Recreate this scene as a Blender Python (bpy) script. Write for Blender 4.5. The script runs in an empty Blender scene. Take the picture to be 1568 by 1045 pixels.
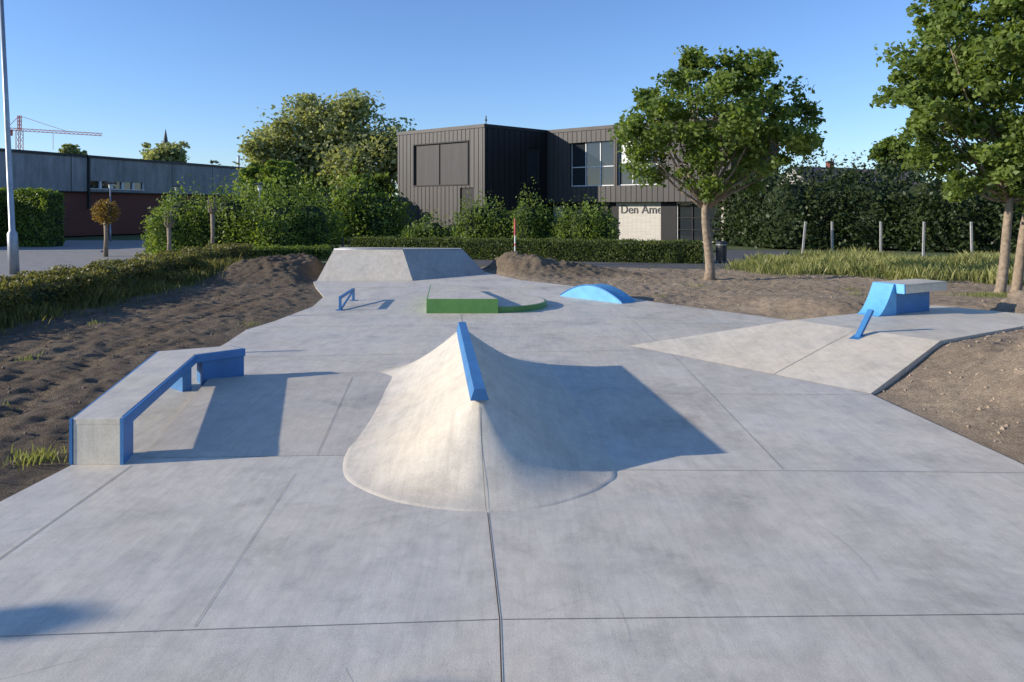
import bpy, math, random
import numpy as np
from mathutils import Vector, Matrix
random.seed(7); rng=np.random.default_rng(11)
scene=bpy.context.scene
COL=scene.collection

# ------------------------------------------------------------------ helpers
class MB:
    def __init__(s): s.v=[]; s.f=[]; s.m=[]
    def face(s,pts,m=0):
        i=len(s.v); s.v.extend([tuple(p) for p in pts]); s.f.append(tuple(range(i,i+len(pts)))); s.m.append(m)
    def prism(s,poly,z0,z1,m=0,mtop=None,mbot=None):
        a=sum(poly[i][0]*poly[(i+1)%len(poly)][1]-poly[(i+1)%len(poly)][0]*poly[i][1] for i in range(len(poly)))
        if a<0: poly=poly[::-1]
        n=len(poly); i=len(s.v)
        s.v.extend([(p[0],p[1],z0) for p in poly]); s.v.extend([(p[0],p[1],z1) for p in poly])
        for k in range(n):
            k2=(k+1)%n; s.f.append((i+k,i+k2,i+n+k2,i+n+k)); s.m.append(m)
        s.f.append(tuple(i+n+k for k in range(n))); s.m.append(m if mtop is None else mtop)
        s.f.append(tuple(i+k for k in range(n-1,-1,-1))); s.m.append(m)
    def bar(s,a,b,w,h,m=0):
        a=Vector(a); b=Vector(b); d=(b-a)
        if d.length<1e-6: return
        d.normalize(); up=Vector((0,0,1)) if abs(d.z)<.95 else Vector((0,1,0))
        x=d.cross(up).normalized()*w/2; y=x.cross(d).normalized()*h/2
        c=[a-x-y,a+x-y,a+x+y,a-x+y,b-x-y,b+x-y,b+x+y,b-x+y]
        i=len(s.v); s.v.extend([tuple(p) for p in c])
        for q in ((3,2,1,0),(4,5,6,7),(0,1,5,4),(1,2,6,5),(2,3,7,6),(3,0,4,7)):
            s.f.append(tuple(i+k for k in q)); s.m.append(m)
    def tube(s,pts,rad,n=8,m=0,cap=True):
        pts=[Vector(p) for p in pts]; rings=[]
        prev=None
        for k,p in enumerate(pts):
            d=(pts[min(k+1,len(pts)-1)]-pts[max(k-1,0)]).normalized()
            if prev is None:
                up=Vector((0,0,1)) if abs(d.z)<.9 else Vector((1,0,0))
                x=d.cross(up).normalized()
            else:
                x=(prev-d*prev.dot(d)).normalized()
            prev=x; y=d.cross(x)
            i=len(s.v)
            for j in range(n):
                a=2*math.pi*j/n
                s.v.append(tuple(p+(x*math.cos(a)+y*math.sin(a))*rad[k]))
            rings.append(i)
        for k in range(len(rings)-1):
            for j in range(n):
                j2=(j+1)%n
                s.f.append((rings[k]+j,rings[k]+j2,rings[k+1]+j2,rings[k+1]+j)); s.m.append(m)
        if cap:
            s.f.append(tuple(rings[0]+j for j in range(n-1,-1,-1))); s.m.append(m)
            s.f.append(tuple(rings[-1]+j for j in range(n))); s.m.append(m)
    def build(s,name,mats,parent=None,smooth=False,bevel=0):
        me=bpy.data.meshes.new(name); me.from_pydata(s.v,[],s.f)
        for mt in mats: me.materials.append(mt)
        me.polygons.foreach_set('material_index',s.m)
        if smooth: me.polygons.foreach_set('use_smooth',[True]*len(s.f))
        me.update()
        ob=bpy.data.objects.new(name,me); COL.objects.link(ob)
        if parent: ob.parent=parent
        if bevel:
            b=ob.modifiers.new('bevel','BEVEL'); b.width=bevel; b.segments=2; b.limit_method='ANGLE'
        return ob
def empty(name):
    e=bpy.data.objects.new(name,None); COL.objects.link(e); e.empty_display_size=.2; return e

def mat(name):
    m=bpy.data.materials.new(name); m.use_nodes=True
    nt=m.node_tree; b=nt.nodes['Principled BSDF']; return m,nt,b
def N(nt,t,**k):
    n=nt.nodes.new(t)
    for a,v in k.items():
        if a in n.inputs.keys(): n.inputs[a].default_value=v
        else: setattr(n,a,v)
    return n
def noise(nt,co,scale,detail=4,rough=.55,dist=0):
    n=N(nt,'ShaderNodeTexNoise'); n.inputs['Scale'].default_value=scale; n.inputs['Detail'].default_value=detail
    n.inputs['Roughness'].default_value=rough; n.inputs['Distortion'].default_value=dist
    nt.links.new(co,n.inputs['Vector']); return n.outputs['Fac']
def ramp(nt,fac,stops):
    r=N(nt,'ShaderNodeValToRGB'); el=r.color_ramp.elements
    while len(el)<len(stops): el.new(.5)
    for e,(p,c) in zip(el,stops):
        e.position=p; e.color=(c[0],c[1],c[2],1) if hasattr(c,'__len__') else (c,c,c,1)
    nt.links.new(fac,r.inputs[0]); return r.outputs[0]
def mix(nt,a,b,fac,mode='MIX'):
    n=N(nt,'ShaderNodeMix',data_type='RGBA',blend_type=mode)
    for s,v in ((6,a),(7,b),(0,fac)):
        if isinstance(v,bpy.types.NodeSocket): nt.links.new(v,n.inputs[s])
        elif s==0: n.inputs[0].default_value=v
        else: n.inputs[s].default_value=(v[0],v[1],v[2],1)
    return n.outputs[2]
def bump(nt,b,h,strength,dist=.01):
    n=N(nt,'ShaderNodeBump'); n.inputs['Strength'].default_value=strength; n.inputs['Distance'].default_value=dist
    nt.links.new(h,n.inputs['Height']); nt.links.new(n.outputs[0],b.inputs['Normal']); return n
def coords(nt,scale=(1,1,1),rot=(0,0,0)):
    g=N(nt,'ShaderNodeNewGeometry'); mp=N(nt,'ShaderNodeMapping'); mp.inputs['Scale'].default_value=scale; mp.inputs['Rotation'].default_value=rot
    nt.links.new(g.outputs['Position'],mp.inputs['Vector']); return mp.outputs[0]

def concrete(name,lo,hi,tint=(1,1,1),grain=1.,stain=.7):
    m,nt,b=mat(name); co=coords(nt)
    big=noise(nt,co,.38,6,.6,.4); sw=noise(nt,coords(nt,(1,.55,1),(0,0,.5)),1.5,10,.7,.6); med=noise(nt,co,5,7,.72,.3); fine=noise(nt,co,80,4,.75)
    c1=ramp(nt,big,[(.3,[lo*t for t in tint]),(.7,[hi*t for t in tint])])
    c=mix(nt,c1,ramp(nt,sw,[(.3,.82),(.5,1.0),(.72,1.06)]),1,'MULTIPLY')
    c=mix(nt,c,ramp(nt,med,[(.25,.82),(.55,1.0),(.8,1.08)]),1,'MULTIPLY')
    c=mix(nt,c,ramp(nt,fine,[(.2,.76),(.5,1.0),(.8,1.18)]),.9*grain,'MULTIPLY')
    st=noise(nt,co,.75,8,.75,.35)
    c=mix(nt,c,ramp(nt,st,[(.33,.70),(.46,1.0)]),stain,'MULTIPLY')
    lt=noise(nt,coords(nt,(1,1,1),(.3,.2,1.)),2.6,8,.75,.5)
    c=mix(nt,c,ramp(nt,lt,[(.5,1.0),(.7,1.08)]),.8,'MULTIPLY')
    # warmer / cooler cement tone drift
    c=mix(nt,c,ramp(nt,noise(nt,coords(nt,(1,1,1),(.1,.5,.2)),.6,5,.6,.3),[(.35,(1.03,1.0,.94)),(.65,(.99,1.0,1.01))]),1,'MULTIPLY')
    for rz,sc in ((.9,1),(-.7,1.3)):
        tr=noise(nt,coords(nt,(14*sc,1.1*sc,1),(0,0,rz)),1.0,5,.7,.5)
        c=mix(nt,c,ramp(nt,tr,[(.3,.90),(.5,1.0),(.75,1.05)]),.8,'MULTIPLY')
    vo=N(nt,'ShaderNodeTexVoronoi'); vo.inputs['Scale'].default_value=7; nt.links.new(co,vo.inputs['Vector'])
    c=mix(nt,c,ramp(nt,vo.outputs['Distance'],[(.02,.5),(.055,1.0)]),.5,'MULTIPLY')
    nt.links.new(c,b.inputs['Base Color'])
    b.inputs['Specular IOR Level'].default_value=.4
    nt.links.new(ramp(nt,sw,[(.3,.42),(.7,.68)]),b.inputs['Roughness'])
    ad=N(nt,'ShaderNodeMath',operation='ADD'); nt.links.new(fine,ad.inputs[0]); nt.links.new(med,ad.inputs[1])
    bump(nt,b,ad.outputs[0],.32,.006); return m
M_floor=concrete('concrete_floor',.56,.66,(1.11,1.0,.82))
M_warm=concrete('concrete_shotcrete',.58,.66,(1.13,1.0,.79),1.5,.4)
M_bank=concrete('concrete_bank',.50,.58,(1.12,1.0,.81),1.3)
M_bank_shade=concrete('concrete_bank_shade',.38,.45,(1.06,1.0,.88),1.0)  # darker concrete, paints in the shade on the back bank's right half
M_block=concrete('concrete_block',.56,.64,(1.12,1.0,.80),1.3,.4)

def simple(name,col,rough=.5,metal=0,var=.15,scale=8,bs=.1):
    m,nt,b=mat(name); co=coords(nt); n=noise(nt,co,scale,5,.6)
    c=ramp(nt,n,[(.3,[x*(1-var) for x in col]),(.7,[x*(1+var) for x in col])])
    nt.links.new(c,b.inputs['Base Color']); b.inputs['Roughness'].default_value=rough; b.inputs['Metallic'].default_value=metal
    if bs: bump(nt,b,noise(nt,co,scale*6,3),bs,.004)
    return m
def paint(name,col,chip=(.35,.34,.32)):
    m,nt,b=mat(name); co=coords(nt)
    c=ramp(nt,noise(nt,co,3,6,.7),[(.3,[x*.82 for x in col]),(.7,[x*1.15 for x in col])])
    c=mix(nt,c,chip,ramp(nt,noise(nt,co,16,6,.75),[(.66,0),(.73,.8)]))
    nt.links.new(c,b.inputs['Base Color']); b.inputs['Roughness'].default_value=.5
    bump(nt,b,noise(nt,co,60,3),.12,.004); return m
M_blue=paint('blue_paint',(.045,.18,.40),(.10,.17,.27)); M_lblue=paint('light_and_sunlit_blue_paint',(.11,.37,.64),(.22,.38,.48)); M_green=paint('green_paint',(.10,.25,.06),(.13,.2,.1))
M_joint=simple('joint_sealant',(.18,.17,.15),.9)
M_joint2=simple('saw_cut',(.28,.27,.24),.9)
M_scr=simple('scuff',(.54,.50,.43),.9)
M_galv=simple('galvanised_steel',(.36,.38,.40),.45,.5,.15,3,.05)
M_dark=simple('dark_metal',(.03,.032,.035),.5,.2)
M_white=simple('white_paint',(.7,.7,.68),.6)
M_render=simple('render_wall',(.42,.40,.37),.8)
M_red=simple('red_paint',(.5,.10,.08),.5)
M_bark=simple('bark',(.26,.20,.14),.95,0,.35,9,.6)
M_barkd=simple('dark_bark',(.12,.10,.08),.95,0,.35,9,.6)
M_post=simple('concrete_post',(.35,.34,.32),.9,0,.2,6)
M_asph=simple('asphalt',(.095,.093,.09),.9,0,.2,3,.3)
M_pave=simple('paving',(.28,.26,.23),.9,0,.2,2,.3)

# ------------------------------------------------------------------ numpy noise
def vn(x,y,seed=0):
    xi=np.floor(x); yi=np.floor(y); fx=x-xi; fy=y-yi; fx=fx*fx*(3-2*fx); fy=fy*fy*(3-2*fy)
    def h(a,b):
        s=np.sin(a*127.1+b*311.7+seed*74.7)*43758.5453; return s-np.floor(s)
    return (h(xi,yi)*(1-fx)+h(xi+1,yi)*fx)*(1-fy)+(h(xi,yi+1)*(1-fx)+h(xi+1,yi+1)*fx)*fy-.5
def sdist(px,py,poly):
    inside=np.zeros(px.shape,bool); best=np.full(px.shape,1e9)
    n=len(poly)
    for i in range(n):
        x1,y1=poly[i]; x2,y2=poly[(i+1)%n]
        c=((y1>py)!=(y2>py))&(px<(x2-x1)*(py-y1)/((y2-y1) if y2!=y1 else 1e-9)+x1)
        inside^=c
        dx,dy=x2-x1,y2-y1; L=dx*dx+dy*dy
        t=np.clip(((px-x1)*dx+(py-y1)*dy)/L,0,1)
        best=np.minimum(best,np.hypot(px-x1-t*dx,py-y1-t*dy))
    return np.where(inside,-best,best)

# ------------------------------------------------------------------ ground
def ground():
    m,nt,b=mat('grass_field'); co=coords(nt)
    c=ramp(nt,noise(nt,co,.25,6,.6),[(.35,(.055,.09,.025)),(.65,(.11,.14,.04))])
    c=mix(nt,c,ramp(nt,noise(nt,co,8,4),[(.3,.7),(.7,1.2)]),1,'MULTIPLY')
    nt.links.new(c,b.inputs['Base Color']); b.inputs['Roughness'].default_value=1
    bump(nt,b,noise(nt,co,15,4),.8,.05)
    mb=MB(); mb.face([(-1500,-300,-.12),(1500,-300,-.12),(1500,2500,-.12),(-1500,2500,-.12)])
    mb.build('ground',[m])
ground()

SLAB=[(-4.62,-3),(-4.37,6.32),(-4.30,7.2),(-5.14,10.7),(-5.25,12.3),(-5.32,13.7),(-5.5,15.3),(-5.3,16.4),(-5.1,18.9),(-5.35,21),(-6.2,23.4),(-6.8,25.3),(-6.9,29.0),(-1.6,31.2),(-.8,28.6),(.35,25.9),(1.85,24.2),(3.8,19.9),(6.26,16.6),(7.3,15.3),(6.6,11.45),(4.85,10),(5.0,7.35),(5.1,3),(5.2,-3)]
FOOT=SLAB[:19]+[(7.0,15.75),(9.0,15.9),(10.5,13.9),(6.66,11.5),(4.85,10),(5.0,7.35),(5.1,3),(5.2,-3)]
def smooth01(t): t=np.clip(t,0,1); return t*t*(3-2*t)
def dirt():
    x=np.arange(-15,24.01,.07); y=np.arange(-3,33.01,.07)
    X,Y=np.meshgrid(x,y); sd=sdist(X,Y,FOOT)
    lf=smooth01((-3-X)/1.5)
    nz=.05*vn(X*.8,Y*.8,1)+.04*vn(X*2.7,Y*2.7,2)+(.045+.012*lf)*vn(X*6,Y*6,3)+.045*vn(X*12,Y*12,4)
    h=-.02+nz*np.clip(sd/.5,.12,1)
    side=-(X-5.9)*.55+(Y-12.6)*.83
    w=np.where(side>0,smooth01(sd/1.6)*.8,1.)
    rr=.42*smooth01((X-4.9)/2.0*.9+.02)*np.where(X>4.9,1,0)
    lin=.42*np.clip((X-5.0)/1.75,0,1)
    rise=np.where(X>4.9,.5*rr+.5*lin,0)*w*(1-smooth01((Y-17)/6))*1.0
    mound=np.where((X>5.3)&(side<0),.28*smooth01((X-5.6)/1.5)*np.clip(sd/1.2,0,1),0)
    h=h+rise+mound*(1+1.2*vn(X*1.5,Y*1.5,17)+.6*vn(X*5,Y*5,18)+.3*vn(X*11,Y*11,19))
    h+=.035*smooth01(sd/.8)*(X<-4)
    heap=np.zeros(X.shape)
    for cx,cy,rx,ry,a in ((-8.3,26.6,1.7,1.6,.38),(-8.0,28.6,2.0,1.5,.55),(-10.0,28.0,1.8,1.6,.28),(-.1,29.6,1.3,1.4,.60),(1.0,28.6,1.9,1.3,.36),(2.7,28.4,2.2,1.4,.20)):
        dd=np.sqrt(((X-cx)/rx)**2+((Y-cy)/ry)**2)*(1+.4*vn(X*1.1,Y*1.1,9)); q=a*np.exp(-dd**2)*smooth01(sd/.7); heap+=q; h+=q*(1+.2*vn(X*4,Y*4,5)+.2*vn(X*9,Y*9,6))
    for off,amp in ((-6.0,.08),(-7.5,.08),(-6.7,.04),(-9.0,.06),(-8.2,.04)):
        xt=off-.10*(Y-8)+.5*np.sin(Y*.35); h-=amp*np.exp(-((X-xt)/.15)**2)*(.5+.6*np.sin(Y*24+X*10))*(Y<22)
    h=np.where(sd<-.16,-.3,h)
    edge=(sd<.02)&(sd>-.16)&(rise<.02); h=np.where(edge,np.minimum(h,-.014),h)
    bx=np.minimum.reduce([X+15,24-X,33-Y]); h=np.where(bx<.6,h-.12*(1-bx/.6),h)
    V=np.stack([X.ravel(),Y.ravel(),h.ravel()],1); ny,nx=X.shape
    idx=np.arange(nx*ny).reshape(ny,nx)
    F=np.stack([idx[:-1,:-1].ravel(),idx[:-1,1:].ravel(),idx[1:,1:].ravel(),idx[1:,:-1].ravel()],1)
    me=bpy.data.meshes.new('dirt_ground'); me.vertices.add(len(V)); me.vertices.foreach_set('co',V.ravel())
    me.loops.add(F.size); me.loops.foreach_set('vertex_index',F.ravel()); me.polygons.add(len(F))
    me.polygons.foreach_set('loop_start',np.arange(len(F))*4); me.polygons.foreach_set('loop_total',np.full(len(F),4))
    me.update(); me.polygons.foreach_set('use_smooth',[True]*len(F))
    g=np.zeros(X.shape)
    d1=(Y-(29.8-.757*(X-9.2)))/1.25; g=np.maximum(g,smooth01((d1+1.5*vn(X*.7,Y*.7,21))/.8)*(X>8.2))
    g=np.maximum(g,smooth01((-10.3-X+1.2*vn(X*.9,Y*.9,22))/.8))
    g=np.maximum(g,smooth01((Y-31.6+1.5*vn(X*.7,Y*.7,23))/.6))
    at=me.attributes.new('grass','FLOAT','POINT'); at.data.foreach_set('value',g.ravel().astype(np.float32))
    mo=1-.45*smooth01(heap/.15)-.48*lf  # soil colour darkened on heaps and left ground to paint in shade
    at=me.attributes.new('soil_shade','FLOAT','POINT'); at.data.foreach_set('value',np.clip(mo,.42,1).ravel().astype(np.float32))
    m,nt,b=mat('soil'); co=coords(nt)
    c=ramp(nt,noise(nt,co,.5,6,.65,.5),[(.3,(.34,.26,.18)),(.7,(.52,.41,.29))])
    c=mix(nt,c,ramp(nt,noise(nt,co,9,6,.7),[(.3,.66),(.55,1.0),(.75,1.15)]),1,'MULTIPLY')
    c=mix(nt,c,ramp(nt,noise(nt,co,55,3,.7),[(.3,.68),(.7,1.2)]),.9,'MULTIPLY')
    am=N(nt,'ShaderNodeAttribute',attribute_name='soil_shade')
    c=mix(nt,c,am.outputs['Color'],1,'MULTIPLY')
    a=N(nt,'ShaderNodeAttribute',attribute_name='grass')
    gc=ramp(nt,noise(nt,co,5,5,.7),[(.3,(.07,.10,.025)),(.7,(.18,.20,.06))])
    c=mix(nt,c,gc,a.outputs['Fac'])
    nt.links.new(c,b.inputs['Base Color']); b.inputs['Roughness'].default_value=1; b.inputs['Specular IOR Level'].default_value=.1
    ad=N(nt,'ShaderNodeMath',operation='ADD'); nt.links.new(noise(nt,co,14,6,.75),ad.inputs[0]); nt.links.new(noise(nt,co,45,4,.7),ad.inputs[1])
    bump(nt,b,ad.outputs[0],1.0,.045)
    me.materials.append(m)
    ob=bpy.data.objects.new('dirt_ground',me); COL.objects.link(ob)
    return X,Y,h,g
DX,DY,DH,DG=dirt()

mb=MB(); mb.prism(SLAB,-.15,0,0); mb.build('skatepark_floor',[M_floor])
def strips(lines,name,mat_):
    mb=MB()
    for pts,w,z in lines:
        for a,b in zip(pts[:-1],pts[1:]):
            d=Vector((b[0]-a[0],b[1]-a[1])); n=Vector((-d.y,d.x)).normalized()*w/2
            mb.face([(a[0]-n.x,a[1]-n.y,z),(a[0]+n.x,a[1]+n.y,z),(b[0]+n.x,b[1]+n.y,z),(b[0]-n.x,b[1]-n.y,z)])
    return mb.build(name,[mat_])
def wig(pts,amp,n=24):
    out=[]; L=len(pts)-1
    for i in range(L):
        a,b=pts[i],pts[i+1]
        for k in range(n):
            t=k/n; out.append((a[0]+(b[0]-a[0])*t+random.gauss(0,amp),a[1]+(b[1]-a[1])*t+random.gauss(0,amp)))
    out.append(pts[-1]); return out
J=[([(.03,-2.5),(-.055,3.9),(-.075,4.5),(-.2,6.08)],.008,.004)]
strips(J,'expansion_joint',simple('open_joint',(.07,.065,.06),.9))
J=[([(-4.3,4.15),(-3,4.32),(-.085,4.5)],.005,.004),([(-.065,4.5),(3.16,4.56),(5.0,4.6)],.005,.004),
   ([(-3.70,-2),(-3.66,5.29),(-3.70,7.2)],.008,.004)]
strips(J,'construction_joint',M_joint)
J2=[([(1.04,7.08),(3,7.05),(4.95,7.0)],.006,.004),
    ([(2.6,7.08),(2.75,12.4),(2.7,16),(2.6,20)],.005,.004),
    ([(-1.9,4.42),(-2.05,7.0)],.004,.004),
    ([(-5.1,12.4),(0,12.9),(2.4,13.1)],.009,.004),([(-5.2,15.6),(0,16.0),(6.4,16.2)],.010,.004),
    ([(-5.0,19),(4.3,19.1)],.012,.004),([(-.8,12.6),(-1.2,17.5)],.01,.004),([(-6.2,23.5),(2.1,23.3)],.014,.004),
    ([(.95,10),(4.8,9.95)],.006,.004)]
strips(J2,'saw_cut_joint',M_joint2)
def arc(x0,y0,a,L,curv,n=22):
    p=[(x0,y0)]
    for i in range(n):
        a+=curv/n; p.append((p[-1][0]+L/n*math.cos(a),p[-1][1]+L/n*math.sin(a)))
    return p
cr=[]
for q in range(26):
    cr.append((arc(random.uniform(-3.5,4.5),random.choice([random.uniform(3.5,7),random.uniform(7,14)]),random.uniform(0,6.3),random.uniform(.2,.8),random.uniform(-.6,.6)),random.uniform(.0012,.003),.002+q*.00003))
strips(cr,'floor_scuffs',M_scr)
strips([(wig(arc(2.45,4.95,1.35,.9,.5),.003,1),.002,.0052)],'hairline_crack',M_joint2)

# ------------------------------------------------------------------ spine
def catmull(pts,k):
    out=[]; n=len(pts)
    for i in range(n-1):
        p0=pts[max(i-1,0)];p1=pts[i];p2=pts[i+1];p3=pts[min(i+2,n-1)]
        for j in range(k):
            t=j/k
            out.append(tuple(.5*((2*p1[q])+(-p0[q]+p2[q])*t+(2*p0[q]-5*p1[q]+4*p2[q]-p3[q])*t*t+(-p0[q]+3*p1[q]-3*p2[q]+p3[q])*t**3) for q in range(2)))
    out.append(pts[-1]); return out
def spine():
    e=empty('spine_ramp')
    base=[(-2.14,11.2),(-2.02,10),(-1.88,8.8),(-1.76,7.8),(-1.68,7.22),(-1.55,6.82),(-1.29,6.51),(-.964,6.27),(-.563,6.125),(-.21,6.09),(.25,6.165),(.66,6.43),(.895,6.71),(1.02,7.04),(.98,8.2),(.86,9.5),(.73,10.8),(.6,11.9),(.2,12.35),(-.4,12.6),(-1.1,12.4),(-1.75,11.9),(-2.14,11.2)]
    base=catmull(base,6)
    Np=(-.32,7.22); Fp=(-.76,11.3); H=.70
    rows=32; V=[];F=[]
    for (bx,by) in base:
        t=min(max((by-Np[1])/(Fp[1]-Np[1]),0),1)
        rx=Np[0]+(Fp[0]-Np[0])*t; ry=Np[1]+(Fp[1]-Np[1])*t
        nf=float(smooth01(np.array((7.6-by)/.9))); fr=1-min(1,abs(bx+.3)/1.2)
        p=1.78-.24*nf*fr
        for k in range(rows+1):
            u=k/rows; z=H*(1-u)**p
            z+=(.005*math.sin(bx*2+u*5)+.004*math.sin(by*2.3+u*4))*math.sin(math.pi*u)
            V.append((rx+(bx-rx)*u,ry+(by-ry)*u,z+.005-(.02 if k==rows else 0)))
    nb=len(base)
    for i in range(nb-1):
        for k in range(rows):
            a=i*(rows+1)+k; F.append((a,a+1,a+rows+2,a+rows+1))
    me=bpy.data.meshes.new('body'); me.from_pydata(V,[],F); me.materials.append(M_warm); me.polygons.foreach_set('use_smooth',[True]*len(F)); me.update()
    import bmesh
    bm=bmesh.new(); bm.from_mesh(me); bmesh.ops.remove_doubles(bm,verts=bm.verts,dist=.0005); bmesh.ops.recalc_face_normals(bm,faces=bm.faces); bm.to_mesh(me); bm.free()
    o=bpy.data.objects.new('body',me); COL.objects.link(o); o.parent=e
    mb=MB(); N0=Vector((-.31,7.12,0)); F0=Vector((-.765,11.36,0)); d=(F0-N0).normalized(); x=Vector((d.y,-d.x,0))
    def sec(p,wt,wb,zt,zb): return [p-x*wb+Vector((0,0,zb)),p+x*wb+Vector((0,0,zb)),p+x*wt+Vector((0,0,zt)),p-x*wt+Vector((0,0,zt))]
    a=sec(N0,.055,.09,.765,.655); b=sec(F0,.055,.09,.765,.62)
    mb.face(a); mb.face(b[::-1])
    for k in range(4): mb.face([a[k],b[k],b[(k+1)%4],a[(k+1)%4]][::-1])
    mb.build('steel_cap',[M_blue],e,bevel=.008)
    mb=MB(); pr=None
    for k in range(0,29):
        u=k/28; z=H*(1-u)**1.56+.012; p=(-.32+(-.21+.32)*u,7.22+(6.09-7.22)*u,z)
        if pr and k>3: mb.face([(pr[0]-.0025,pr[1],pr[2]),(pr[0]+.0025,pr[1],pr[2]),(p[0]+.0025,p[1],p[2]),(p[0]-.0025,p[1],p[2])])
        pr=p
    mb.build('nose_joint',[M_joint],e)
spine()
mb=MB()
q=[(-3.72,7.42),(-1.2,7.52),(-1.2,10.72),(-4.35,10.6),(-4.35,11.2),(-1.2,11.38)]
mb.face([(q[0][0],q[0][1],.003),(q[1][0],q[1][1],.003),(q[2][0],q[2][1],.07),(q[3][0],q[3][1],.07)])
mb.face([(q[3][0],q[3][1],.07),(q[2][0],q[2][1],.07),(q[5][0],q[5][1],.003),(q[4][0],q[4][1],.003)])
mb.face([(q[0][0],q[0][1],.003),(q[3][0],q[3][1],.07),(q[4][0],q[4][1],.003)])
mb.build('low_hump_ramp',[M_bank])
mb=MB(); mb.face([(-1.98,7.50,.0085),(-1.975,7.50,.0085),(-2.305,10.69,.074),(-2.31,10.69,.074)]); mb.build('hump_joint',[M_joint])

# ------------------------------------------------------------------ left ledge
def ledge():
    e=empty('skate_ledge')
    P=[(-4.32,7.25),(-3.80,7.25),(-4.43,10.40),(-3.92,10.88),(-4.22,11.12),(-5.12,10.66)]
    def inset(P,t):
        n=len(P); out=[]
        for i in range(n):
            a=Vector(P[i-1]);b=Vector(P[i]);c=Vector(P[(i+1)%n])
            d1=(b-a).normalized(); d2=(c-b).normalized(); n1=Vector((-d1.y,d1.x)); n2=Vector((-d2.y,d2.x))
            k=n1+n2; k/= (1+n1.dot(n2)); out.append(tuple(b+k*t))
        return out
    mb=MB(); mb.prism(P,.335,.447,0); mb.build('steel_edge',[M_blue],e,bevel=.006)
    T=inset(P,.035); T[0]=(T[0][0],7.243); T[1]=(T[1][0],7.243)
    mb=MB(); mb.prism(T,.345,.451,0); mb.build('deck',[M_block],e)
    mb=MB(); mb.prism([(-4.29,7.23),(-3.83,7.23),(-3.88,7.50),(-4.34,7.50)],0,.40,0); mb.prism([(-4.288,7.228),(-3.832,7.228),(-3.832,7.3),(-4.288,7.3)],.39,.4505,0); mb.build('front_block',[M_block],e,bevel=.004)
    mb=MB()
    mb.prism([(-4.325,7.222),(-4.295,7.222),(-4.295,7.27),(-4.325,7.27)],0,.449,0)
    mb.prism([(-3.828,7.222),(-3.795,7.222),(-3.86,7.54),(-3.895,7.54)],0,.449,0)
    mb.build('corner_trim',[M_blue],e)
    mb=MB()
    mb.prism([(-4.40,10.50),(-3.95,10.90),(-4.10,11.02),(-4.56,10.70)],0,.34,0)
    mb.prism([(-4.50,10.1),(-4.42,10.2),(-4.80,10.5),(-4.86,10.40)],0,.34,0)
    mb.build('rear_support',[M_blue],e)
ledge()

# ------------------------------------------------------------------ right bank + platform
mb=MB()
L=(2.15,13.5);Rb=(4.85,10.0);B=(6.66,11.5);A=(5.2,13.65)
mb.face([(*L,.004),(*Rb,.004),(*B,.45),(*A,.45)])
mb.face([(*L,.0),(*A,.45),(5.35,13.85,0)])
mb.face([(*Rb,.004),(4.87,9.98,-.1),(6.7,11.45,-.1),(*B,.45)])
mb.prism([(6.66,11.5),(10.45,13.9),(9.0,15.75),(5.2,13.65)],-.1,.4495,1)
mb.build('corner_bank_ramp',[M_warm,M_warm])
mb=MB()
def onbank(p,s=.008):
    t=((p[0]-4.85)*.79+(p[1]-10)*.61)/2.35; return (p[0],p[1],.45*max(t,0)+s)
a=(3.95,11.17); b=(5.88,12.6)
mb.face([onbank(a),onbank((a[0]+.007,a[1]-.007)),onbank((b[0]+.007,b[1]-.007)),onbank(b)])
mb.build('bank_joint',[M_joint2])

def kicker():
    e=empty('kicker_ledge')
    n=Vector((.875,.48,0)).normalized(); s=Vector((-n.y,n.x,0)); o=Vector((7.44,14.35,.45))
    def pt(u,v,z): return tuple(o+n*u+s*v+Vector((0,0,z)))
    def boxuv(mb,u0,u1,v0,v1,z0,z1,m=0):
        mb.prism([pt(u0,v0,0)[:2],pt(u1,v0,0)[:2],pt(u1,v1,0)[:2],pt(u0,v1,0)[:2]],.45+z0,.45+z1,m)
    mb=MB(); boxuv(mb,0,1.1,.0,.40,0,.42); mb.build('body',[M_blue],e,bevel=.01)
    mb=MB(); boxuv(mb,.003,1.35,-.20,.43,.42,.575); mb.build('slab_edge',[M_block],e,bevel=.01)
    mb=MB(); boxuv(mb,.0,1.35,-.203,.433,.577,.6); mb.build('slab_top',[M_block],e)
    mb=MB(); boxuv(mb,-.04,0.0,-.21,.44,.42,.602); mb.build('slab_end_plate',[M_lblue],e)  # lighter blue on end plate and kicker paints in their sunlit faces
    mb=MB(); prof=[]; K=16
    for k in range(K+1):
        t=k/K; prof.append((-.58+.50*t, .595*t**1.7))
    prof.append((0,.598))
    for v,flip in ((-.02,False),(.43,True)):
        poly=[pt(u,v,z) for u,z in prof]+[pt(0,v,0)]
        mb.face(poly if flip else poly[::-1])
    for k in range(len(prof)-1):
        (u0,z0),(u1,z1)=prof[k],prof[k+1]
        mb.face([pt(u0,-.02,z0),pt(u1,-.02,z1),pt(u1,.43,z1),pt(u0,.43,z0)])
    mb.build('curved_kicker',[M_lblue],e)
kicker()
mb=MB(); mb.bar((5.66,12.18,.32),(6.03,12.42,.80),.09,.05); mb.bar((5.60,12.14,.355),(5.78,12.27,.415),.16,.012); mb.build('pole_jam_rail',[M_blue])

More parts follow.
